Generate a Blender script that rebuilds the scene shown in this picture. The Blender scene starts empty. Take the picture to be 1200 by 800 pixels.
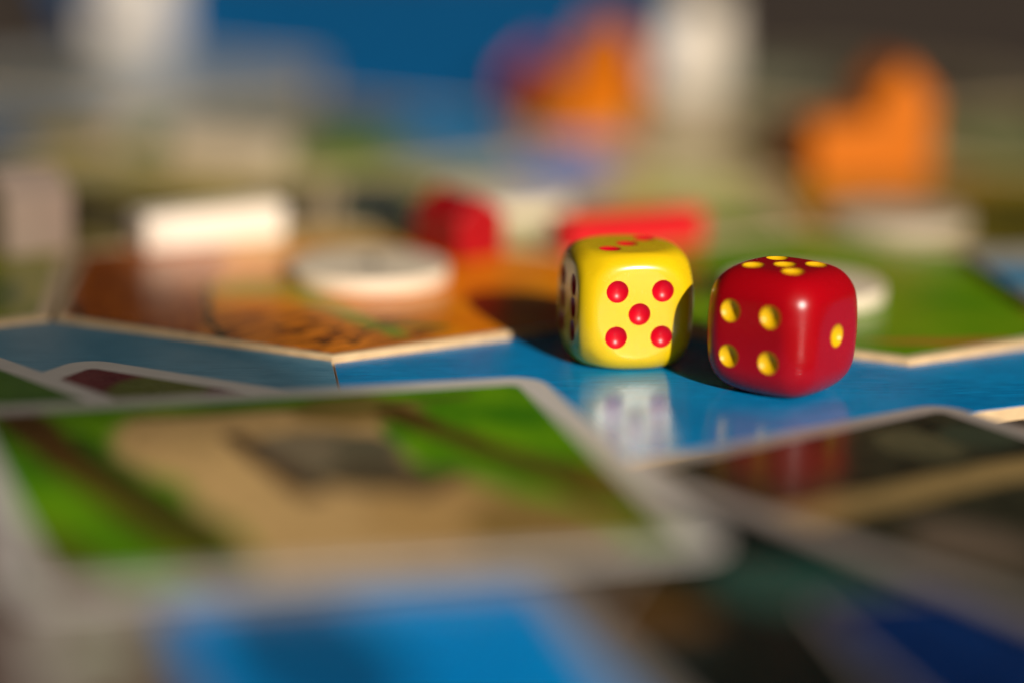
import bpy, bmesh, math, random
import numpy as np
from mathutils import Matrix, Vector

scene = bpy.context.scene
C = scene.collection
MM = 0.001

# ------------------------------------------------------------------ camera
LENS = 100.0
FPX = LENS / 36.0 * 1200.0                      # focal length in photo pixels
PITCH, ROLL = math.radians(13.4), math.radians(1.4)
CAM_H = 0.366 * math.sin(PITCH + 30 / FPX)
cp, sp = math.cos(PITCH), math.sin(PITCH)
FWD = np.array([0, cp, -sp]); R0 = np.array([1., 0, 0]); U0 = np.array([0, sp, cp])
RIGHT = R0 * math.cos(ROLL) + U0 * math.sin(ROLL)
UP = -R0 * math.sin(ROLL) + U0 * math.cos(ROLL)
cam_d = bpy.data.cameras.new('camera')
cam_d.lens = LENS; cam_d.sensor_width = 36.0; cam_d.clip_start = 0.005; cam_d.clip_end = 50
cam_d.dof.use_dof = True
cam_d.dof.focus_distance = 0.3625
cam_d.dof.aperture_fstop = 3.7
cam_d.dof.aperture_blades = 0
cam = bpy.data.objects.new('camera', cam_d); C.objects.link(cam)
rot = Matrix((RIGHT, UP, -FWD)).transposed()
cam.matrix_world = Matrix.Translation((0, 0, CAM_H)) @ rot.to_4x4()
scene.camera = cam

# ------------------------------------------------------------------ world and sun
world = bpy.data.worlds.new('World'); scene.world = world; world.use_nodes = True
bg = world.node_tree.nodes['Background']
bg.inputs[0].default_value = (0.95, 0.97, 1.0, 1); bg.inputs[1].default_value = 0.011
SUN_EL, SUN_AZ = math.radians(23.0), math.radians(25.5)     # azimuth: how far to the right of the camera the light comes from
sd = bpy.data.lights.new('sun', 'SUN'); sd.energy = 5.0; sd.angle = math.radians(0.6); sd.color = (1.0, 0.93, 0.82)
sun = bpy.data.objects.new('sun', sd); C.objects.link(sun)
to_sun = Vector((math.sin(SUN_AZ) * math.cos(SUN_EL), -math.cos(SUN_AZ) * math.cos(SUN_EL), math.sin(SUN_EL)))
sun.rotation_euler = to_sun.to_track_quat('Z', 'Y').to_euler()

scene.view_settings.view_transform = 'Standard'
scene.view_settings.look = 'None'
scene.view_settings.exposure = 0.1
scene.view_settings.gamma = 1.0
scene.render.engine = 'CYCLES'
scene.cycles.use_denoising = True
scene.cycles.max_bounces = 8

# ------------------------------------------------------------------ helpers
def un(px, py, z=0.0):
    """photo pixel -> point in mm on the level plane at height z (mm)"""
    d = FWD + RIGHT * (px - 600) / FPX + UP * (400 - py) / FPX
    t = (z * MM - CAM_H) / d[2]
    return (np.array([0, 0, CAM_H]) + d * t) / MM

def link(o, parent=None):
    C.objects.link(o)
    if parent is not None: o.parent = parent
    return o

def tag(o, label, cat, group=None, kind=None):
    if label: o['label'] = label
    if cat: o['category'] = cat
    if group: o['group'] = group
    o['kind'] = kind or 'thing'
    return o

def empty(name, mat4):
    o = bpy.data.objects.new(name, None); o.empty_display_size = 0.005
    C.objects.link(o); o.matrix_world = mat4
    return o

def mesh_obj(name, verts, faces, mat, parent=None, smooth=False):
    me = bpy.data.meshes.new(name)
    me.from_pydata([tuple(np.asarray(v) * MM) for v in verts], [], faces)
    me.validate(); me.update()
    if smooth:
        for p in me.polygons: p.use_smooth = True
    me.materials.append(mat)
    o = bpy.data.objects.new(name, me)
    return link(o, parent)

def place(x, y, z, rz):
    return Matrix.Translation((x * MM, y * MM, z * MM)) @ Matrix.Rotation(rz, 4, 'Z')

def soften(bm, bev):
    """bevel strips smooth, the large faces flat"""
    for fc in bm.faces:
        fc.smooth = min(e.calc_length() for e in fc.edges) < bev * 0.9 * MM and len(fc.verts) <= 4

def prism_obj(name, poly, z0, z1, mat, parent=None, bev=0.0, segs=2):
    """extruded polygon (mm), edges bevelled by bev mm"""
    bm = bmesh.new()
    vb = [bm.verts.new((p[0] * MM, p[1] * MM, z0 * MM)) for p in poly]
    f = bm.faces.new(vb)
    r = bmesh.ops.extrude_face_region(bm, geom=[f])
    bmesh.ops.translate(bm, verts=[e for e in r['geom'] if isinstance(e, bmesh.types.BMVert)], vec=(0, 0, (z1 - z0) * MM))
    bmesh.ops.recalc_face_normals(bm, faces=bm.faces)
    if bev:
        bmesh.ops.bevel(bm, geom=list(bm.edges), offset=bev * MM, segments=segs, profile=0.5, affect='EDGES', clamp_overlap=True)
        soften(bm, bev)
    me = bpy.data.meshes.new(name); bm.to_mesh(me); bm.free()
    me.materials.append(mat)
    return link(bpy.data.objects.new(name, me), parent)

# ---- small shader language: S wraps a float socket
class S:
    def __init__(s, nt, sock): s.nt, s.k = nt, sock
    def _m(s, op, *a):
        n = s.nt.nodes.new('ShaderNodeMath'); n.operation = op
        for i, v in enumerate((s,) + a):
            if isinstance(v, S): s.nt.links.new(v.k, n.inputs[i])
            else: n.inputs[i].default_value = float(v)
        return S(s.nt, n.outputs[0])
    def __add__(s, o): return s._m('ADD', o)
    __radd__ = __add__
    def __sub__(s, o): return s._m('SUBTRACT', o)
    def __rsub__(s, o): return s._m('MULTIPLY', -1.0)._m('ADD', o)
    def __mul__(s, o): return s._m('MULTIPLY', o)
    __rmul__ = __mul__
    def __truediv__(s, o): return s._m('DIVIDE', o)
    def abs(s): return s._m('ABSOLUTE')
    def sqrt(s): return s._m('SQRT')
    def min(s, o): return s._m('MINIMUM', o)
    def max(s, o): return s._m('MAXIMUM', o)
    def sin(s): return s._m('SINE')
    def step(s, a, b):                        # smooth 0..1 while s goes a..b
        n = s.nt.nodes.new('ShaderNodeMapRange'); n.interpolation_type = 'SMOOTHSTEP'
        s.nt.links.new(s.k, n.inputs['Value'])
        lo, hi, t0, t1 = (a, b, 0., 1.) if a <= b else (b, a, 1., 0.)
        n.inputs['From Min'].default_value = lo; n.inputs['From Max'].default_value = hi
        n.inputs['To Min'].default_value = t0; n.inputs['To Max'].default_value = t1
        return S(s.nt, n.outputs[0])

class G:
    """one material: x, y in millimetres of the object's own axes"""
    def __init__(g, name):
        g.mat = bpy.data.materials.new(name); g.mat.use_nodes = True
        g.nt = g.mat.node_tree; g.p = g.nt.nodes['Principled BSDF']
        tc = g.nt.nodes.new('ShaderNodeTexCoord')
        sc_ = g.nt.nodes.new('ShaderNodeVectorMath'); sc_.operation = 'SCALE'; sc_.inputs[3].default_value = 1000.0
        g.nt.links.new(tc.outputs['Object'], sc_.inputs[0]); g.v = sc_.outputs[0]
        sp_ = g.nt.nodes.new('ShaderNodeSeparateXYZ'); g.nt.links.new(g.v, sp_.inputs[0])
        g.x, g.y, g.z = (S(g.nt, sp_.outputs[i]) for i in range(3))
    def vec(g, x, y, z=0.0):
        n = g.nt.nodes.new('ShaderNodeCombineXYZ')
        for i, v in enumerate((x, y, z)):
            if isinstance(v, S): g.nt.links.new(v.k, n.inputs[i])
            else: n.inputs[i].default_value = v
        return n.outputs[0]
    def noise(g, scale, detail=3, rough=0.5, v=None, off=0.0):
        n = g.nt.nodes.new('ShaderNodeTexNoise'); n.noise_dimensions = '4D'
        g.nt.links.new(v if v is not None else g.v, n.inputs['Vector'])
        n.inputs['W'].default_value = off
        n.inputs['Scale'].default_value = scale; n.inputs['Detail'].default_value = detail; n.inputs['Roughness'].default_value = rough
        return S(g.nt, n.outputs['Fac'])
    def mix(g, a, b, fac):
        n = g.nt.nodes.new('ShaderNodeMix'); n.data_type = 'RGBA'; n.clamp_factor = True
        if isinstance(fac, S): g.nt.links.new(fac.k, n.inputs[0])
        else: n.inputs[0].default_value = fac
        for i, c in ((6, a), (7, b)):
            if isinstance(c, tuple): n.inputs[i].default_value = (*c, 1)
            else: g.nt.links.new(c, n.inputs[i])
        return n.outputs[2]
    def seg(g, a, b, x=None, y=None):          # distance to the segment a-b
        x = g.x if x is None else x; y = g.y if y is None else y
        dx, dy = b[0] - a[0], b[1] - a[1]; l2 = dx * dx + dy * dy
        ax, ay = x - a[0], y - a[1]
        t = ((ax * dx + ay * dy) / l2).max(0.0).min(1.0)
        ex, ey = ax - t * dx, ay - t * dy
        return (ex * ex + ey * ey).sqrt()
    def poly(g, pts, **k):
        d = None
        for a, b in zip(pts[:-1], pts[1:]):
            e = g.seg(a, b, **k); d = e if d is None else d.min(e)
        return d
    def ell(g, c, rx, ry, x=None, y=None):     # 1 at the ellipse's edge
        x = g.x if x is None else x; y = g.y if y is None else y
        u, w = (x - c[0]) / rx, (y - c[1]) / ry
        return (u * u + w * w).sqrt()
    def warp(g, scale, amp):
        n1 = g.noise(scale, 3, off=3.1); n2 = g.noise(scale, 3, off=9.7)
        return g.x + (n1 - 0.5) * (2 * amp), g.y + (n2 - 0.5) * (2 * amp)
    def out(g, col, rough=0.35, coat=0.0, bump=None, bstr=0.1, bdist=0.0002, spec=0.5, coat_rough=0.1):
        if isinstance(col, tuple): g.p.inputs['Base Color'].default_value = (*col, 1)
        else: g.nt.links.new(col, g.p.inputs['Base Color'])
        if isinstance(rough, S): g.nt.links.new(rough.k, g.p.inputs['Roughness'])
        else: g.p.inputs['Roughness'].default_value = rough
        g.p.inputs['Specular IOR Level'].default_value = spec
        g.p.inputs['Coat Weight'].default_value = coat; g.p.inputs['Coat Roughness'].default_value = coat_rough
        if bump is not None:
            b = g.nt.nodes.new('ShaderNodeBump'); b.inputs['Strength'].default_value = bstr; b.inputs['Distance'].default_value = bdist
            g.nt.links.new(bump.k, b.inputs['Height']); g.nt.links.new(b.outputs[0], g.p.inputs['Normal'])
        return g.mat

def plain(name, col, rough=0.5, var=0.12, scale=0.3, bump=0.05, coat=0.0, spec=0.5):
    g = G(name)
    n = g.noise(scale, 4); f = g.noise(scale * 12, 3, off=2.0)
    lo = tuple(c * (1 - var) for c in col); hi = tuple(min(1, c * (1 + var)) for c in col)
    c = g.mix(lo, hi, (n * 0.7 + f * 0.3).step(0.3, 0.7))
    return g.out(c, (f * 0.2 + (rough - 0.1)), coat=coat, bump=f, bstr=bump, spec=spec)

M_CARDBOARD = plain('cardboard cream', (0.62, 0.43, 0.24), 0.75, 0.14, 0.5, 0.4)
M_STOCK = plain('white card stock', (0.62, 0.57, 0.53), 0.38, 0.05, 0.2, 0.05, spec=0.3)
M_STOCK_SHADE = plain('card stock in shade', (0.36, 0.31, 0.28), 0.45, 0.08, 0.2, 0.05, spec=0.3)  # white stock with the foreground shade put into its colour
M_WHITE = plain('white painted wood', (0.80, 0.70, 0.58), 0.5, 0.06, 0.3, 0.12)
M_RED = plain('red painted wood', (0.58, 0.010, 0.014), 0.4, 0.10, 0.3, 0.12, spec=0.3)
M_RED_SHADE = plain('red painted wood in shade', (0.32, 0.003, 0.006), 0.45, 0.10, 0.3, 0.12, spec=0.25)  # darker copy of the red paint, shade put into the colour
M_ORANGE = plain('orange painted wood', (0.50, 0.12, 0.001), 0.5, 0.10, 0.3, 0.12, spec=0.25)
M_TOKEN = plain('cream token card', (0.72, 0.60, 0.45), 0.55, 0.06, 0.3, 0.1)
M_DIM_WHITE = plain('dimmed white wood', (0.44, 0.36, 0.26), 0.55, 0.08, 0.3, 0.1)  # white and cream pieces, dim background light put into the colour
M_INK = plain('black ink', (0.015, 0.013, 0.012), 0.5, 0.1, 0.5, 0.02)

# ------------------------------------------------------------------ table
def table_mat():
    g = G('dark table wood')
    grain = g.noise(0.05, 6, 0.6, v=g.vec(g.x * 0.12, g.y * 2.4))
    fine = g.noise(0.5, 4, 0.6, v=g.vec(g.x * 0.15, g.y * 4.0), off=4.0)
    c = g.mix((0.030, 0.022, 0.018), (0.115, 0.085, 0.066), (grain * 0.7 + fine * 0.3).step(0.3, 0.72))
    return g.out(c, 0.45, bump=fine, bstr=0.15)
TABLE_Z = -3.2
table = prism_obj('table', [(-1500, -700), (1500, -700), (1500, 1900), (-1500, 1900)], TABLE_Z - 30, TABLE_Z, table_mat(), bev=2.0)
tag(table, 'dark brown wooden table under the board game', 'table', kind='structure')

# ------------------------------------------------------------------ added unseen sheer sheet towards the sun: its edge shades the left of the board
def added_shade_sheet():
    g = G('sheer curtain cloth')
    tr = g.nt.nodes.new('ShaderNodeBsdfTransparent'); tr.inputs[0].default_value = (1, 1, 1, 1)
    tl = g.nt.nodes.new('ShaderNodeBsdfTranslucent'); tl.inputs[0].default_value = (0.45, 0.40, 0.34, 1)
    mx = g.nt.nodes.new('ShaderNodeMixShader'); thread = g.noise(0.02, 3).step(0.3, 0.7) * 0.1 + 0.62
    g.nt.links.new(thread.k, mx.inputs[0]); g.nt.links.new(tr.outputs[0], mx.inputs[1]); g.nt.links.new(tl.outputs[0], mx.inputs[2])
    g.nt.links.new(mx.outputs[0], g.nt.nodes['Material Output'].inputs['Surface'])
    dist = 1150.0
    edge = un(402, 447)[:2] + np.array([to_sun.x, to_sun.y]) / math.cos(SUN_EL) * dist      # foot of the sheet's edge
    left = np.array([-math.cos(SUN_AZ), -math.sin(SUN_AZ)])
    fw = np.array([to_sun.x, to_sun.y]) / math.cos(SUN_EL)
    V, Fc = [], []; n = 90
    for i in range(n + 1):
        u = i / n * 900.0
        p = edge + left * u + fw * (22 * math.sin(u / 21.0) + 6 * math.sin(u / 9.0 + 1))
        V += [(p[0], p[1], 486.0), (p[0], p[1], 1400.0)]
        if i: k = 2 * i; Fc.append((k - 2, k, k + 1, k - 1))
    o = mesh_obj('added_shade_sheet', V, Fc, g.mat, smooth=True)
    tag(o, 'sheer sheet added out of view to shade the left of the board', 'added_shade_sheet', kind='structure')
added_shade_sheet()

# ------------------------------------------------------------------ board: hexagon tiles on one honeycomb
HS, HROT = 43.8, math.radians(4.5)               # side length, turn of the board
HX = np.array([math.cos(HROT), math.sin(HROT)]); HY = np.array([-math.sin(HROT), math.cos(HROT)])
A0 = un(390, 418)[:2]                             # near corner of the field tile
HC0 = A0 + HY * HS
HW = HS * math.sqrt(3)
def hex_c(r, q): return HC0 + HX * HW * (q + 0.5 * (r % 2)) + HY * 1.5 * HS * r
def hex_pt(c, k, s=HS): a = math.pi + k * math.pi / 3; return c + s * (HX * math.sin(a) + HY * math.cos(a))
def hex_poly(s): return [(s * math.sin(k * math.pi / 3), s * math.cos(k * math.pi / 3)) for k in range(6)][::-1]
def hloc(c, px, py):
    d = un(px, py)[:2] - c
    return (float(d @ HX), float(d @ HY))
def hex_edge(g):                                  # distance in mm from the tile's edge
    ap = HS * math.sqrt(3) / 2
    d = None
    for k in range(3):
        a = k * math.pi / 3
        e = (g.x * math.cos(a) + g.y * math.sin(a)).abs()
        d = e if d is None else d.max(e)
    return ap - d
def print_out(g, col, edge=None, cream=(0.72, 0.55, 0.33), bw=2.2, rough=0.24, coat=0.0):
    if edge is not None:
        w = edge + (g.noise(0.6, 3, off=8.0) - 0.5) * 0.8
        col = g.mix(cream, col, w.step(bw - 0.3, bw + 0.4))
    weave = (g.x * 7.0).sin() * (g.y * 7.0).sin() * 0.5 + g.noise(3.0, 2) * 0.6
    return g.out(col, g.noise(0.08, 3, off=5.0) * 0.2 + (rough - 0.1), coat=coat, bump=weave, bstr=0.12, bdist=0.00006, spec=0.18)

def field_mat(c):
    g = G('grain field print'); L = lambda px, py: hloc(c, px, py)
    wx, wy = g.warp(0.12, 1.6)
    big = g.noise(0.07, 4, off=1.0)
    col = g.mix((0.74, 0.20, 0.002), (0.92, 0.33, 0.006), big.step(0.35, 0.65))
    # ploughed furrows towards the near corner
    fx = wx * 0.80 + wy * 0.60; fy = wy * 0.80 - wx * 0.60
    fur = g.noise(1.0, 4, 0.6, v=g.vec(fx * 0.08, fy * 0.95), off=7.0)
    a = L(385, 405); near = g.ell(L(370, 388), 18, 15, wx, wy)
    furrow = g.mix((0.16, 0.03, 0.002), (0.88, 0.27, 0.015), fur.step(0.40, 0.60))
    col = g.mix(furrow, col, near.step(0.75, 1.1))
    # brown strip, with shade put into its colour
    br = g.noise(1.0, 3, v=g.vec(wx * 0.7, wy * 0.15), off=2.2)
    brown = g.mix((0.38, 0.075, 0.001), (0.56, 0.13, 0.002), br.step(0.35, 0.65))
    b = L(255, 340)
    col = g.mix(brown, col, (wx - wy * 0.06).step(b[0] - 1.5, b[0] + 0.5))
    # ochre meadow band behind
    m = L(330, 338)
    col = g.mix((0.48, 0.30, 0.006), col, g.ell(m, 13, 7, wx, wy).step(0.6, 1.1))
    col = g.mix((0.60, 0.36, 0.10), col, (wy - g.noise(0.2, 2, off=6.) * 4).step(28, 22))
    # winding green path and a hedge
    gp = g.poly([L(345, 345), L(395, 362), L(432, 378), L(470, 392)], x=wx, y=wy)
    col = g.mix((0.22, 0.27, 0.012), col, gp.step(0.9, 2.2))
    gp2 = g.poly([L(440, 384), L(470, 382), L(515, 384)], x=wx, y=wy)
    col = g.mix((0.10, 0.17, 0.008), col, (gp2 + g.noise(1.2, 3) * 1.5).step(1.3, 2.6))
    pt = g.poly([L(243, 335), L(245, 375), L(258, 394)], x=wx, y=wy)
    col = g.mix((0.09, 0.05, 0.004), col, pt.step(0.2, 0.9))
    ln = g.poly([L(75, 352), L(100, 372), L(240, 395)], x=wx, y=wy)
    col = g.mix((0.06, 0.025, 0.003), col, ln.step(0.1, 1.0))
    # little dark tufts printed on the furrows
    d = None
    for px, py in ((327, 386), (350, 391), (392, 389), (380, 403), (414, 402), (367, 380), (425, 391)):
        o = L(px, py)
        for s in (-1, 1):
            e = g.seg(o, (o[0] + s * 0.8, o[1] + 1.9)); d = e if d is None else d.min(e)
    col = g.mix((0.07, 0.025, 0.006), col, d.step(0.3, 0.6))
    return print_out(g, col, hex_edge(g), bw=1.5)

def patch_mat(name, base, base2, patches, scale=0.06, c=None):
    """generic landscape print: two-tone ground with soft-edged patches [(cx,cy,rx,ry,colour)]"""
    g = G(name)
    wx, wy = g.warp(0.09, 3.0)
    n = g.noise(scale, 5, 0.55, off=random.random() * 30)
    f = g.noise(0.8, 3, off=1.5)
    col = g.mix(base, base2, (n * 0.8 + f * 0.2).step(0.36, 0.64))
    for (cx, cy, rx, ry, pc) in patches:
        col = g.mix(pc, col, g.ell((cx, cy), rx, ry, wx, wy).step(0.75, 1.15))
    return print_out(g, col, hex_edge(g))

def hex_tile(r, q, mat, label, dz=0.0, turn=0.0):
    c = hex_c(r, q)
    t = empty('hex_tile', place(c[0], c[1], dz, HROT + turn))
    prism_obj('cardboard_core', hex_poly(HS - 0.5), -2.1, -0.12, M_CARDBOARD, t, bev=0.12)
    prism_obj('printed_face', hex_poly(HS - 0.57), -0.12, 0.0, mat, t, bev=0.05, segs=1)
    tag(t, label, 'game tile', 'hexagon landscape tiles of the board')
    return t

random.seed(5)
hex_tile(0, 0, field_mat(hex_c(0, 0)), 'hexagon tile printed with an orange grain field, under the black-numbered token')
GR1, GR2 = (0.09, 0.25, 0.001), (0.17, 0.32, 0.002)
c01 = hex_c(0, 1)
pl = lambda px, py: hloc(c01, px, py)
hex_tile(0, 1, patch_mat('pasture print', GR1, GR2, [(*pl(1150, 400), 16, 2.4, (0.40, 0.17, 0.02)), (*pl(860, 262), 26, 8, (0.08, 0.11, 0.004)), (*pl(760, 330), 12, 12, (0.06, 0.13, 0.006)), (*pl(1230, 360), 5, 12, (0.42, 0.22, 0.03))]), 'bright green pasture hexagon tile behind the red die')
hex_tile(0, -1, patch_mat('yellow green print', (0.20, 0.27, 0.012), (0.42, 0.40, 0.03), [(28, -8, 5, 12, (0.12, 0.20, 0.02))]), 'yellow green hexagon tile beside the shaded white house piece')
c1a = hex_c(1, -1); p1 = lambda px, py: hloc(c1a, px, py)
hex_tile(1, -1, patch_mat('grey hills print', (0.24, 0.18, 0.04), (0.42, 0.33, 0.09), [(*p1(130, 240), 15, 17, (0.030, 0.022, 0.014)), (*p1(220, 222), 18, 9, (0.34, 0.26, 0.02)), (*p1(350, 242), 9, 17, (0.035, 0.03, 0.022)), (*p1(90, 200), 16, 9, (0.36, 0.32, 0.16))]), 'dull brown hexagon tile behind the sunlit white road piece')
c10 = hex_c(1, 0); p10 = lambda px, py: hloc(c10, px, py)
hex_tile(1, 0, patch_mat('lake and meadow print', (0.42, 0.40, 0.13), (0.60, 0.55, 0.19), [(*p10(640, 208), 17, 17, (0.02, 0.30, 0.78)), (*p10(435, 236), 11, 20, (0.045, 0.055, 0.055)), (*p10(800, 222), 14, 16, (0.66, 0.62, 0.18)), (*p10(880, 258), 12, 7, (0.09, 0.20, 0.004)), (*p10(560, 200), 5, 14, (0.34, 0.42, 0.22))]), 'pale meadow hexagon tile with a blue lake, behind the two red pieces')
c11 = hex_c(1, 1); p11 = lambda px, py: hloc(c11, px, py)
hex_tile(1, 1, patch_mat('olive print', (0.20, 0.15, 0.01), (0.34, 0.24, 0.03), [(*p11(1190, 262), 15, 10, (0.02, 0.028, 0.002)), (*p11(1060, 215), 16, 12, (0.30, 0.15, 0.03))]), 'olive brown hexagon tile under the orange city piece')
c20 = hex_c(2, 0); p20 = lambda px, py: hloc(c20, px, py)
hex_tile(2, 0, patch_mat('wooded ridge print', (0.20, 0.20, 0.13), (0.30, 0.29, 0.20), [(*p20(410, 172), 12, 16, (0.08, 0.24, 0.006)), (*p20(420, 198), 14, 10, (0.46, 0.46, 0.12)), (*p20(545, 158), 16, 26, (0.003, 0.26, 0.58)), (*p20(410, 140), 13, 12, (0.14, 0.15, 0.14)), (*p20(160, 165), 9, 18, (0.09, 0.20, 0.006)), (*p20(290, 172), 14, 14, (0.36, 0.30, 0.14))]), 'grey green ridge hexagon tile with a dimmed white road piece on its near edge')
c21 = hex_c(2, 1); p21 = lambda px, py: hloc(c21, px, py)
hex_tile(2, 1, patch_mat('tan print', (0.42, 0.29, 0.13), (0.58, 0.44, 0.20), [(*p21(665, 176), 16, 14, (0.02, 0.30, 0.74)), (*p21(680, 150), 14, 10, (0.34, 0.42, 0.16)), (*p21(930, 150), 16, 14, (0.24, 0.15, 0.06)), (*p21(800, 190), 16, 12, (0.50, 0.43, 0.18))]), 'tan desert hexagon tile between the two orange city pieces')
hex_tile(2, 2, patch_mat('brown olive print', (0.13, 0.13, 0.04), (0.26, 0.23, 0.08), [(-20, -4, 12, 16, (0.20, 0.26, 0.10)), (0, 12, 14, 10, (0.07, 0.06, 0.03))]), 'brown olive hexagon tile behind the orange city piece')
hex_tile(3, -1, patch_mat('pale grey blue print', (0.30, 0.35, 0.38), (0.44, 0.46, 0.46), [(-20, -8, 16, 16, (0.16, 0.15, 0.11))]), 'pale grey blue hexagon tile behind the grey green ridge tile')
hex_tile(3, 1, patch_mat('dusky olive print', (0.11, 0.10, 0.06), (0.19, 0.17, 0.10), [(-18, 6, 12, 20, (0.30, 0.31, 0.20)), (14, -10, 16, 14, (0.06, 0.05, 0.035)), (22, 18, 12, 12, (0.17, 0.12, 0.07))]), 'dusky olive hexagon tile behind the tan desert tile')
hex_tile(2, -1, patch_mat('slate print', (0.10, 0.13, 0.16), (0.16, 0.20, 0.26), [(30, -10, 9, 14, (0.42, 0.30, 0.03))]), 'slate coloured hexagon tile beyond the shaded white house piece')

# ------------------------------------------------------------------ sea frame
def sea_mat(name, c1, c2, rough, coat, ang, haze=0.0):
    g = G(name)
    ca, sa = math.cos(ang), math.sin(ang)
    u, w = g.x * ca + g.y * sa, g.y * ca - g.x * sa
    wav = g.noise(0.5, 4, 0.6, v=g.vec(u * 0.25, w * 2.2))
    fine = g.noise(2.0, 3, 0.6, v=g.vec(u * 0.22, w * 2.4), off=3.0)
    blot = g.noise(0.05, 3, off=8.0)
    col = g.mix(c1, c2, (wav * 0.4 + fine * 0.4 + blot * 0.2).step(0.36, 0.64))
    speck = g.noise(2.6, 2, off=12.0)
    col = g.mix(col, (0.25, 0.42, 0.55), speck.step(0.77, 0.84) * 0.5)
    brush = g.noise(3.0, 3, 0.6, v=g.vec(u * 0.12, w * 2.0), off=21.0)
    weave = (g.x * 8.0).sin() * (g.y * 8.0).sin() * 0.15 + fine * 0.4 + brush * 0.9
    r = g.noise(0.12, 4, off=5.0) * 0.12 + (rough - 0.06)
    return g.out(col, r, coat=coat, bump=weave, bstr=0.32, bdist=0.00005, coat_rough=rough * 0.8)

def frame_piece(pts, z, mat, label, side_mat=M_CARDBOARD, name='sea_frame_piece', cat='board frame', th=1.9, grp=None):
    pts = [np.asarray(p[:2], float) for p in pts]
    o = np.mean(pts, axis=0)
    t = empty(name, place(o[0], o[1], z, 0))
    loc = [tuple(p - o) for p in pts]
    area = sum(a[0] * b[1] - b[0] * a[1] for a, b in zip(loc, loc[1:] + loc[:1]))
    if area < 0: loc = loc[::-1]
    prism_obj('cardboard_core', loc, -th, -0.16, side_mat, t, bev=0.1)
    prism_obj('printed_face', loc, -0.16, 0.0, mat, t, bev=0.1, segs=2)
    tag(t, label, cat, grp)
    return t
SEA1, SEA2 = (0.0002, 0.17, 0.44), (0.0005, 0.36, 0.80)
gap = HY * -0.45
fp = lambda r, q, k: hex_pt(hex_c(r, q), k) + gap
SEA_Z = -0.62
jn = un(397, 447)[:2]; jdir = (jn - A0); jdir /= np.linalg.norm(jdir)
o1, o2 = un(1200, 474, SEA_Z)[:2], un(1140, 487, SEA_Z)[:2]
odir = (un(1200, 474, SEA_Z) - un(760, 532, SEA_Z))[:2]; odir /= np.linalg.norm(odir)
near_l = un(760, 532, SEA_Z)[:2] - odir * 36
frame_piece([fp(0, 0, 0) + jdir * 0.4 + HX * 0.1, fp(0, 0, 5), fp(0, 1, 0), fp(0, 1, 5), fp(0, 1, 5) + HX * 45 + HY * 14, o1 + odir * 60, near_l, jn + jdir * 30 + HX * 0.1],
            SEA_Z, sea_mat('blue sea print', SEA1, SEA2, 0.14, 0.0, 0.12), 'bright blue glossy sea frame piece that both dice stand on')
# left neighbour sits a little proud of it
ltop = -0.45
frame_piece([fp(0, 0, 0) - HX * 0.15, fp(0, 0, 1), fp(0, -1, 0), fp(0, -1, 0) + jdir * 48, jn + jdir * 34 - HX * 0.15],
            ltop, sea_mat('greyed blue sea print', (0.05, 0.20, 0.32), (0.15, 0.36, 0.50), 0.36, 0.15, 0.05), 'blue sea frame piece with a painted grey sheen in front of the orange field tile')  # grey reflection is mixed into the blue of this print
# far side of the sea frame
far = [un(173, 62), un(374, 80), un(377, 117), un(601, 138), un(772, 86), un(800, 40), un(690, -60), un(60, -60), un(90, 40)]
frame_piece(far, -0.2, sea_mat('far blue sea print', (0.0002, 0.12, 0.34), (0.0004, 0.19, 0.52), 0.3, 0.0, 0.0), 'deep blue sea frame piece on the far side of the board')
# small harbour piece at the right
frame_piece([un(1128, 296, 1.4), un(1215, 358, 1.4), un(1420, 362, 1.4), un(1380, 285, 1.4)], 1.7, patch_mat('harbour print', (0.30, 0.33, 0.34), (0.46, 0.42, 0.36), [(-8, -4, 14, 8, (0.05, 0.25, 0.45))]), 'pale blue and cream cardboard piece lying on the green pasture tile', name='harbor_piece', cat='game tile', th=1.5)

# ------------------------------------------------------------------ wooden pieces
def wood_piece(name, profile, depth, mat, mat4, label, cat, group=None, bev=0.45):
    """profile in x-z (mm), extruded along y, standing on z = 0"""
    bm = bmesh.new()
    vb = [bm.verts.new((p[0] * MM, -depth / 2 * MM, p[1] * MM)) for p in profile]
    f = bm.faces.new(vb)
    r = bmesh.ops.extrude_face_region(bm, geom=[f])
    bmesh.ops.translate(bm, verts=[e for e in r['geom'] if isinstance(e, bmesh.types.BMVert)], vec=(0, depth * MM, 0))
    bmesh.ops.recalc_face_normals(bm, faces=bm.faces)
    bmesh.ops.bevel(bm, geom=list(bm.edges), offset=bev * MM, segments=3, profile=0.5, affect='EDGES', clamp_overlap=True)
    soften(bm, bev)
    me = bpy.data.meshes.new(name); bm.to_mesh(me); bm.free()
    me.materials.append(mat)
    o = link(bpy.data.objects.new(name, me)); o.matrix_world = mat4
    tag(o, label, cat, group)
    return o
ROAD = lambda l=25.0, h=5.6: [(-l / 2, 0), (l / 2, 0), (l / 2, h), (-l / 2, h)]
HOUSE = lambda w=8.6, wall=6.0, top=10.4: [(-w / 2, 0), (w / 2, 0), (w / 2, wall), (0, top), (-w / 2, wall)]
CITY = [(-9.6, 0), (9.6, 0), (9.6, 13.2), (5.0, 18.6), (0.4, 13.2), (0.4, 9.6), (-9.6, 9.6)]
def at(px, py, rz, z=0.05): p = un(px, py, z); return place(p[0], p[1], z, rz)
RD = math.radians
wood_piece('road_piece', ROAD(24), 6.0, M_WHITE, at(243, 284, RD(34)), 'white wooden road bar in full sun behind the orange field tile', 'game piece')
wood_piece('road_piece', ROAD(), 5.8, M_RED, at(735, 289, RD(30)), 'red wooden road bar just behind the yellow die', 'game piece')
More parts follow.
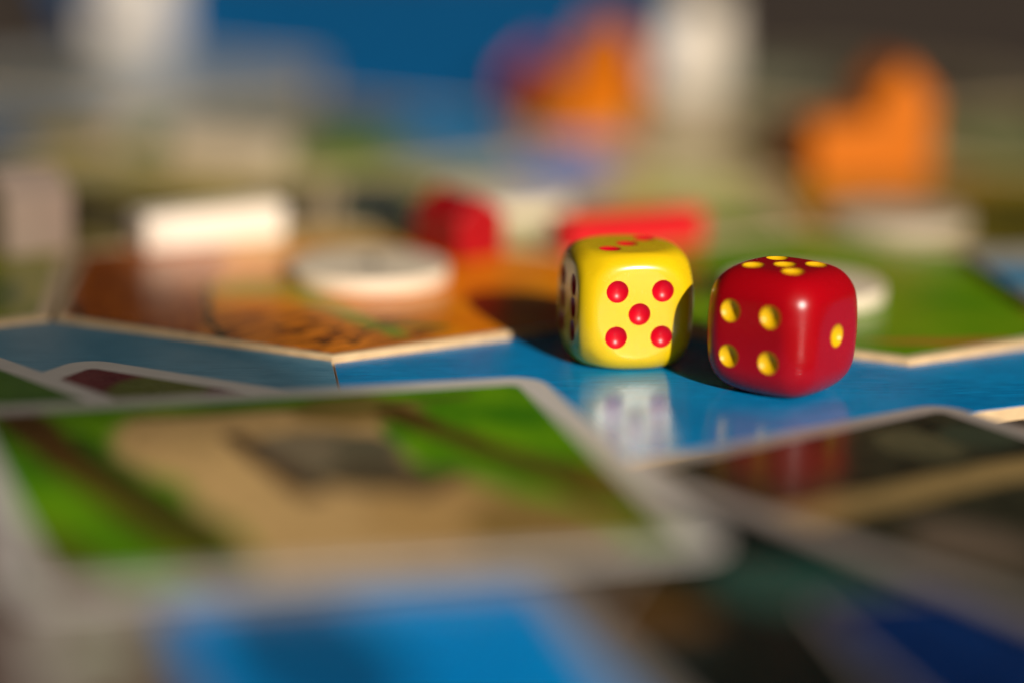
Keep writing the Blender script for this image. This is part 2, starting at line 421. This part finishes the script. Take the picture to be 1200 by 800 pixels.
wood_piece('road_piece', ROAD(22), 5.6, M_DIM_WHITE, at(268, 190, RD(-25)), 'dimmed white road bar behind the dull brown tile', 'game piece')
wood_piece('settlement_piece', HOUSE(8.8, 6.8, 9.8), 12.0, M_RED_SHADE, at(537, 297, RD(36)), 'small red wooden house beside the round number token', 'game piece')
wood_piece('settlement_piece', HOUSE(9.5, 9.0, 12.5), 11.0, plain('white wood in shade', (0.62, 0.46, 0.37), 0.55, 0.08, 0.3, 0.1), at(30, 292, RD(-52)), 'shaded white wooden house at the corner of the yellow green tile', 'game piece')  # white piece, its shade put into the base colour
wood_piece('city_piece', [(x * 1.25, z * 1.12) for x, z in CITY], 11.5, M_ORANGE, at(1003, 206, RD(22)), 'orange wooden city with tower and low wing seen from the side', 'game piece')
wood_piece('city_piece', [(x * 1.05, z * 1.12) for x, z in CITY], 10.5, M_ORANGE, at(684, 150, RD(46)), 'orange wooden city seen end on, before the far blue sea', 'game piece')
wood_piece('settlement_piece', HOUSE(8.5, 7.0, 11.0), 10.0, M_RED, at(622, 120, RD(-10)), 'red wooden house half behind the end on orange city', 'game piece')
wood_piece('city_piece', CITY, 10.5, M_WHITE, at(812, 104, RD(75)), 'tall white wooden city right of the end on orange city', 'game piece')
wood_piece('city_piece', CITY, 10.5, M_WHITE, at(158, 44, RD(70)), 'tall white wooden city before the dark left end of the far sea', 'game piece')

# ------------------------------------------------------------------ number tokens
def token(px, py, rad, th, label, numeral=None, rz=0.0, mat=None):
    p = un(px, py, th / 2)
    t = empty('number_token', place(p[0], p[1], 0.05, rz))
    n = 72
    prism_obj('disc', [(rad * math.cos(2 * math.pi * k / n), rad * math.sin(2 * math.pi * k / n)) for k in range(n)], 0, th, mat or M_TOKEN, t, bev=0.35, segs=3)
    if numeral:
        cu = bpy.data.curves.new('numeral', 'FONT'); cu.body = numeral; cu.size = 8.0 * MM; cu.align_x = 'CENTER'; cu.align_y = 'CENTER'
        cu.extrude = 0.02 * MM
        tmp = bpy.data.objects.new('numeral_curve', cu); C.objects.link(tmp)
        me = bpy.data.meshes.new_from_object(tmp.evaluated_get(bpy.context.evaluated_depsgraph_get()))
        bpy.data.objects.remove(tmp); me.materials.clear(); me.materials.append(M_INK); me.name = 'numeral'
        o = link(bpy.data.objects.new('numeral', me), t); o.location = (0, 0, (th + 0.04) * MM)
        for k in range(3):
            a = [(0.55 * math.cos(2 * math.pi * j / 12) + (k - 1) * 1.7, 0.55 * math.sin(2 * math.pi * j / 12) - 5.6) for j in range(12)]
            prism_obj('dot', a, th + 0.01, th + 0.06, M_INK, t)
    tag(t, label, 'token', None)
token(432, 318, 11.6, 2.4, 'round cream number token with a black numeral on the orange field', '4', RD(10))
token(942, 340, 11.6, 2.4, 'round cream token half hidden behind the red die')
token(1052, 258, 11.6, 2.4, 'round dimmed cream token below the side view orange city', mat=M_DIM_WHITE)
token(585, 236, 11.6, 2.4, 'round cream token behind the small red house')

# ------------------------------------------------------------------ dice
def die(name, h, r, rs, kk, mat_body, mat_pip, counts, spacing, prad, pdep, mat4, label, N=72):
    # rounded cube found by marching rays from the centre to a smooth blend of a rounded box and a sphere
    lin = np.tan(np.linspace(-math.pi / 4, math.pi / 4, N + 1))
    def sdf(P):
        q = np.abs(P) - (h - r)
        box = np.linalg.norm(np.maximum(q, 0), axis=1) + np.minimum(q.max(axis=1), 0) - r
        sph = np.linalg.norm(P, axis=1) - rs
        hh = np.clip(0.5 + 0.5 * (box - sph) / kk, 0, 1)
        return sph + (box - sph) * hh + kk * hh * (1 - hh)
    keys = {}
    dirs = []; quads = []
    for ax in range(3):
        for sg in (-1, 1):
            idx = np.zeros((N + 1, N + 1), int)
            for i in range(N + 1):
                for j in range(N + 1):
                    d = [0, 0, 0]; d[ax] = sg; d[(ax + 1) % 3] = lin[i]; d[(ax + 2) % 3] = lin[j]
                    key = tuple(round(v, 6) for v in d)
                    if key not in keys: keys[key] = len(dirs); dirs.append(d)
                    idx[i, j] = keys[key]
            for i in range(N):
                for j in range(N):
                    qd = (idx[i, j], idx[i + 1, j], idx[i + 1, j + 1], idx[i, j + 1])
                    quads.append(qd if sg > 0 else qd[::-1])
    D = np.array(dirs, float); D /= np.linalg.norm(D, axis=1)[:, None]
    lo = np.zeros(len(D)); hi = np.full(len(D), h * 2.0)
    for _ in range(44):
        mid = (lo + hi) / 2; ins = sdf(D * mid[:, None]) < 0
        lo = np.where(ins, mid, lo); hi = np.where(ins, hi, mid)
    V = D * lo[:, None]
    # pips: small spheres cut out of the faces
    R = (prad ** 2 + pdep ** 2) / (2 * pdep)
    pat = {1: [(0, 0)], 2: [(-1, -1), (1, 1)], 3: [(-1, -1), (0, 0), (1, 1)], 4: [(-1, -1), (-1, 1), (1, -1), (1, 1)],
           5: [(-1, -1), (-1, 1), (1, -1), (1, 1), (0, 0)], 6: [(-1, -1), (-1, 0), (-1, 1), (1, -1), (1, 0), (1, 1)]}
    axes = {'front': ((0, -1, 0), (1, 0, 0), (0, 0, 1)), 'back': ((0, 1, 0), (-1, 0, 0), (0, 0, 1)), 'left': ((-1, 0, 0), (0, 1, 0), (0, 0, 1)),
            'right': ((1, 0, 0), (0, 1, 0), (0, 0, 1)), 'top': ((0, 0, 1), (1, 0, 0), (0, 1, 0)), 'bottom': ((0, 0, -1), (1, 0, 0), (0, 1, 0))}
    centres = []
    for side, n in counts.items():
        nn, aa, bb = (np.array(v, float) for v in axes[side])
        for (i, j) in pat[n]:
            q = aa * i * spacing + bb * j * spacing
            ray = nn * h + q                                    # height of the surface under this pip
            s = np.linspace(0.7, 1.2, 400); P = q[None] + nn[None] * (h * s)[:, None]
            z = h * s[np.argmax(sdf(P) > 0)]
            centres.append((q + nn * (z - pdep + R), nn))
    me = bpy.data.meshes.new('die_blank'); me.from_pydata([tuple(v * MM * 100) for v in V], [], [tuple(int(i) for i in q) for q in quads]); me.update()
    cb = bmesh.new(); K = 100 * MM; NS, NR = 48, 9
    amax = math.acos((R - pdep - 0.06) / R)
    prof = [(R * math.sin(amax * i / NR), R - R * math.cos(amax * i / NR)) for i in range(1, NR + 1)]   # radius, height over the bottom
    prof.append((prof[-1][0] + 0.02, prof[-1][1] + 0.6))
    for c, nn in centres:
        n_ = Vector(nn); e1 = n_.orthogonal().normalized(); e2 = n_.cross(e1); b0 = Vector(c) - n_ * R
        bot = cb.verts.new(b0 * K); prev = None
        for rr, hh in prof:
            ring = [cb.verts.new((b0 + n_ * hh + (e1 * math.cos(2 * math.pi * k / NS) + e2 * math.sin(2 * math.pi * k / NS)) * rr) * K) for k in range(NS)]
            for k in range(NS):
                j = (k + 1) % NS
                cb.faces.new((bot, ring[j], ring[k]) if prev is None else (prev[k], prev[j], ring[j], ring[k]))
            prev = ring
        cb.faces.new(prev)
    bmesh.ops.recalc_face_normals(cb, faces=cb.faces)
    cm = bpy.data.meshes.new('die_cutter'); cb.to_mesh(cm); cb.free()
    ob, oc = bpy.data.objects.new('die_blank', me), bpy.data.objects.new('die_cutter', cm)
    C.objects.link(ob); C.objects.link(oc)
    md = ob.modifiers.new('cut', 'BOOLEAN'); md.operation = 'DIFFERENCE'; md.object = oc; md.solver = 'EXACT'; md.use_self = False
    bpy.context.view_layer.update()
    res = bpy.data.meshes.new_from_object(ob.evaluated_get(bpy.context.evaluated_depsgraph_get()))
    bpy.data.objects.remove(ob); bpy.data.objects.remove(oc)
    vs = np.array([v.co[:] for v in res.vertices]) * 10.0             # back to mm
    groups = [[] for _ in range(len(centres) + 1)]
    CC = np.array([c for c, _ in centres])
    for p in res.polygons:
        ctr = vs[list(p.vertices)].mean(axis=0)
        d = np.linalg.norm(CC - ctr, axis=1); kx = int(d.argmin())
        groups[kx + 1 if d[kx] < R * 1.0008 else 0].append(tuple(p.vertices))
    t = empty(name, mat4)
    for gi, fs in enumerate(groups):
        used = sorted({i for f in fs for i in f}); mp = {u: n for n, u in enumerate(used)}
        if not fs: continue
        mesh_obj('body' if gi == 0 else 'pip', vs[used], [tuple(mp[i] for i in f) for f in fs], mat_body if gi == 0 else mat_pip, t, smooth=True)
    tag(t, label, 'die')
    bpy.data.meshes.remove(res)
    return t

def plastic(name, col, rough, sss, sradius, coat=0.12, spec=0.5):
    g = G(name)
    n = g.noise(0.12, 4); f = g.noise(2.5, 4, 0.6, off=4.0); sm = g.noise(0.35, 4, 0.6, off=7.0)
    c = g.mix(tuple(v * 0.93 for v in col), col, n.step(0.35, 0.65))
    m = g.out(c, sm * 0.16 + (rough - 0.06), coat=coat, bump=f * 0.5 + n * 2.0, bstr=0.05, bdist=0.0001, coat_rough=0.12, spec=spec)
    g.p.inputs['Subsurface Weight'].default_value = sss
    g.p.inputs['Subsurface Radius'].default_value = sradius
    g.p.inputs['Subsurface Scale'].default_value = 0.0006
    return m
YEL = plastic('yellow die plastic', (0.76, 0.50, 0.004), 0.24, 0.15, (1.0, 0.6, 0.1))
REDP = plastic('red die plastic', (0.36, 0.001, 0.005), 0.24, 0.10, (1.0, 0.1, 0.1), 0.0, 0.4)
PIP_R = plastic('red pip paint', (0.56, 0.001, 0.012), 0.30, 0.0, (1, 1, 1), 0.0, 0.28)
PIP_Y = plastic('yellow pip paint', (0.68, 0.40, 0.003), 0.32, 0.0, (1, 1, 1), 0.0, 0.3)
DH = 7.7
yc = un(727, 436, SEA_Z); rc = un(911, 471, SEA_Z)
die('yellow_die', DH, 2.0, 10.35, 1.0, YEL, PIP_R, {'front': 5, 'top': 3, 'left': 6, 'right': 1, 'back': 2}, 3.0, 1.46, 0.58,
    place(yc[0] + 0.6, yc[1] + 7.4, SEA_Z + DH + 0.02, RD(12)), 'yellow die with red spots, five facing front')
die('red_die', DH + 0.25, 3.6, 10.7, 2.0, REDP, PIP_Y, {'front': 4, 'right': 1, 'top': 5, 'left': 6, 'back': 3}, 2.9, 1.44, 0.85,
    place(rc[0] + 0.9, rc[1] + 7.6, SEA_Z + DH + 0.27, RD(-36)), 'red die with yellow spots, four and one facing front')

# ------------------------------------------------------------------ resource cards in the foreground
def rrect(x0, y0, x1, y1, r, n=8):
    pts = []
    for cx, cy, a0 in ((x1 - r, y1 - r, 0), (x0 + r, y1 - r, 90), (x0 + r, y0 + r, 180), (x1 - r, y0 + r, 270)):
        for k in range(n + 1):
            a = math.radians(a0 + 90 * k / n); pts.append((cx + r * math.cos(a), cy + r * math.sin(a)))
    out = []
    for a, b in zip(pts, pts[1:] + pts[:1]):                 # long sides get extra points so that they can bend
        m = max(1, int(math.dist(a, b) / 5))
        out += [(a[0] + (b[0] - a[0]) * k / m, a[1] + (b[1] - a[1]) * k / m) for k in range(m)]
    return out
def bent_sheet(name, outline, z0, z1, bend, mat, parent, rings=7):
    cx = sum(p[0] for p in outline) / len(outline); cy = sum(p[1] for p in outline) / len(outline)
    n = len(outline); V = []; Fc = []
    def ring(s, z):
        b = len(V)
        for p in outline:
            x, y = cx + (p[0] - cx) * s, cy + (p[1] - cy) * s; V.append((x, y, z + bend(x, y)))
        return b
    V.append((cx, cy, z1 + bend(cx, cy))); prev = None
    for k in range(1, rings + 1):
        b = ring(k / rings, z1)
        for i in range(n):
            j = (i + 1) % n
            Fc.append((0, b + i, b + j) if prev is None else (prev + i, b + i, b + j, prev + j))
        prev = b
    for k in range(rings, 0, -1):
        b = ring(k / rings, z0)
        for i in range(n):
            j = (i + 1) % n; Fc.append((prev + i, b + i, b + j, prev + j))
        prev = b
    V.append((cx, cy, z0 + bend(cx, cy))); e = len(V) - 1
    for i in range(n): Fc.append((prev + i, e, prev + (i + 1) % n))
    o = mesh_obj(name, V, Fc, mat, parent, smooth=True)
    o.data.set_sharp_from_angle(angle=math.radians(45))
    return o
def card(corner, xdir, w, d, z, tilt, mat, label, bend=lambda x, y: 0.0, border=3.6, rad=4.2, stock=None):
    """corner = near-left corner (mm), xdir = direction of its width, tilt = rise (radians) of the far edge"""
    ax = math.atan2(xdir[1], xdir[0])
    t = empty('game_card', place(corner[0], corner[1], z, ax) @ Matrix.Rotation(tilt, 4, 'X'))
    bent_sheet('card_stock', rrect(0, 0, w, d, rad), 0, 0.32, bend, stock or M_STOCK, t)
    bent_sheet('printed_picture', rrect(border, border, w - border, d - border, 1.2), 0.325, 0.36, bend, mat, t)
    tag(t, label, 'card', 'playing cards spread in front of the dice')
    return t
def card_art(name, base, base2, layers, grain=0.09, rough=0.26, sy=1.0):
    g = G(name); wx, wy = g.warp(0.10, 1.8); wy = wy / sy
    n = g.noise(grain, 5, 0.55, off=random.random() * 40); f = g.noise(0.9, 4, 0.6, off=2.5)
    col = g.mix(base, base2, (n * 0.75 + f * 0.25).step(0.36, 0.64))
    for l in layers:
        if l[0] == 'ell': m = g.ell((l[1], l[2]), l[3], l[4], wx, wy).step(0.8, 1.1)
        elif l[0] == 'line': m = g.poly(l[1], x=wx, y=wy).step(l[2] * 0.6, l[2] * 1.1)
        elif l[0] == 'box':
            x0, y0, x1, y1 = l[1:5]
            dx = (wx - (x0 + x1) / 2).abs() - abs(x1 - x0) / 2; dy = (wy - (y0 + y1) / 2).abs() - abs(y1 - y0) / 2
            m = dx.max(dy).step(-0.6, 0.8)
        lc = g.mix(l[-1], tuple(v * 0.62 for v in l[-1]), f.step(0.40, 0.70) * 0.8)
        col = g.mix(lc, col, m)
    weave = (g.x * 6.0).sin() * (g.y * 6.0).sin() * 0.5 + f * 0.6
    return g.out(col, g.noise(0.07, 3, off=5.0) * 0.15 + (rough - 0.08), bump=weave, bstr=0.1, bdist=0.00005, spec=0.2)

# hill card (topmost, left)
nl = np.array([-45.6, 251.4]); xd = np.array([math.cos(RD(15.75)), math.sin(RD(15.75))]); W1, D1 = 71.1, 72.1
GA, GB, BR = (0.045, 0.19, 0.002), (0.17, 0.38, 0.003), (0.11, 0.05, 0.008)
art1 = card_art('hill card print', GA, GB, [
    ('line', [(22, 0), (6, 64)], 3.4, BR), ('line', [(9, 0), (-6, 44)], 3.2, BR), ('line', [(22, 14), (13, 50)], 1.8, (0.035, 0.10, 0.004)),
    ('box', 24, 2, 47, 58, (0.70, 0.44, 0.18)), ('ell', 47, 14, 10, 16, (0.60, 0.36, 0.13)), ('ell', 22.5, 46, 6.5, 13, (0.74, 0.47, 0.19)), ('ell', 28, 28, 7, 16, (0.74, 0.47, 0.19)), ('ell', 54, 8, 8, 14, (0.34, 0.21, 0.06)),
    ('ell', 46, 55, 8, 6, (0.30, 0.19, 0.05)), ('line', [(50, 54), (60, 30), (67, 8)], 2.6, (0.10, 0.055, 0.008)),
    ('ell', 39, 38, 8, 11, (0.20, 0.16, 0.095)), ('ell', 42, 31, 6, 6, (0.10, 0.075, 0.04)), ('ell', 36, 43, 5, 5, (0.26, 0.20, 0.12)), ('ell', 44, 41, 3.5, 5, (0.14, 0.12, 0.07)), ('line', [(34, 26), (30, 47)], 2.0, (0.09, 0.05, 0.025)), ('line', [(46, 25), (50, 30)], 2.2, (0.10, 0.065, 0.03)),
    ('line', [(58, 34), (72, 18)], 2.4, (0.13, 0.085, 0.012)), ('line', [(20, 57), (60, 58)], 1.0, (0.10, 0.14, 0.01))], sy=1.11)
card(nl, xd, W1, D1, 1.6, RD(-0.2), art1, 'green hill picture card lying on top of the others', bend=lambda x, y: 0.012 * x + 0.25 * ((y - 36) / 36) ** 2)
# maroon card under it
q2 = un(98, 420, 0.6)[:2]; e2 = un(352, 460, 0.6)[:2] - q2; e2 /= np.linalg.norm(e2); f2 = np.array([e2[1], -e2[0]])
art2 = card_art('maroon card print', (0.10, 0.022, 0.025), (0.19, 0.05, 0.05), [('ell', 17, 70, 6, 8, (0.15, 0.16, 0.04))])
card(q2 + f2 * 78, e2, 56, 78, 0.1, RD(0.2), art2, 'maroon picture card peeping out from under the green hill card', border=3.8)
# green card at the far left
q3 = un(150, 482, 0.1)[:2]; e3 = q3 - un(0, 428, 0.1)[:2]; e3 /= np.linalg.norm(e3); f3 = np.array([e3[1], -e3[0]])
art3 = card_art('dark green card print', (0.05, 0.14, 0.02), (0.10, 0.20, 0.03), [])
card(q3 - e3 * 60 + f3 * 50, e3, 60, 50, 0.85, 0.0, art3, 'dark green picture card lying over the left edge of the maroon card', border=3.4)
# dark picture card on the right
q4, l4, n4 = un(1088, 474, -0.3)[:2], un(722, 552, -0.3)[:2], un(1090, 686, -0.3)[:2]
e4 = n4 - l4; e4 /= np.linalg.norm(e4); f4 = np.array([-e4[1], e4[0]]); D4 = float((q4 - l4) @ f4)
k4 = lambda px, py: (float((un(px, py, -0.2)[:2] - l4) @ e4), float((un(px, py, -0.2)[:2] - l4) @ f4))
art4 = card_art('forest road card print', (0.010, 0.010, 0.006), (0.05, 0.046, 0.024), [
    ('ell', *k4(925, 545), 7, 8, (0.09, 0.025, 0.015)), ('ell', *k4(1080, 525), 7, 5, (0.10, 0.09, 0.045)), ('ell', *k4(1150, 515), 5, 5, (0.05, 0.06, 0.035)),
    ('line', [k4(930, 610), k4(1060, 580), k4(1260, 540)], 3.8, (0.36, 0.24, 0.09)), ('ell', *k4(1140, 640), 9, 6, (0.16, 0.115, 0.08))], grain=0.25)
card(l4, e4, 78, D4, -0.45, 0.0, art4, 'dark picture card with a tan road, right of the green hill card', bend=lambda x, y: 0.35 * ((x - 39) / 39) ** 2 + 0.2, border=3.0, stock=M_STOCK_SHADE)
# teal card below the dark one
q5, l5 = un(900, 570, -1.8)[:2], un(700, 640, -1.8)[:2]
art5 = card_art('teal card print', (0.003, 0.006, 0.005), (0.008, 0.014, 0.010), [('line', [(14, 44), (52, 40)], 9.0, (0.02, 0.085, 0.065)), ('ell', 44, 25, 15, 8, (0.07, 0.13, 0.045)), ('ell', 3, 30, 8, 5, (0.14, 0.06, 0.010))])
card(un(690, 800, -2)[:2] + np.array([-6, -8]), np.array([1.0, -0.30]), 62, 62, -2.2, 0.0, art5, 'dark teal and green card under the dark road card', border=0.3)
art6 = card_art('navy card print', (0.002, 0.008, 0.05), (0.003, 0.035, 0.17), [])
card(un(1085, 790, -1.7)[:2] + np.array([0.0, -24]), np.array([1.0, 0.22]), 60, 46, -1.75, 0.0, art6, 'navy blue card at the near end of the dark road card', border=0.8, stock=M_STOCK_SHADE)
# blue card in front of the hill card
fd = np.array([-xd[1], xd[0]])
art7 = card_art('blue card print', (0.001, 0.25, 0.70), (0.001, 0.32, 0.82), [('box', -2, 0, 15, 62, (0.16, 0.10, 0.07)), ('ell', 8, 46, 5, 6, (0.50, 0.50, 0.38)), ('ell', 26, 40, 8, 22, (0.003, 0.12, 0.32))])
card(nl - xd * 1.5 - fd * 58, xd, 54, 60, 0.6, 0.0, art7, 'blue picture card sticking out towards the near side of the hill card', border=3.4, stock=M_STOCK_SHADE)
# brown card at the lower left
art8 = card_art('brown card print', (0.06, 0.03, 0.02), (0.12, 0.06, 0.04), [])
card(un(-10, 700, -0.4)[:2] + np.array([-40, -50]), np.array([1.0, 0.04]), 52, 60, -0.2, 0.0, art8, 'dark brown card left of the blue card', border=1.5, stock=M_STOCK_SHADE)
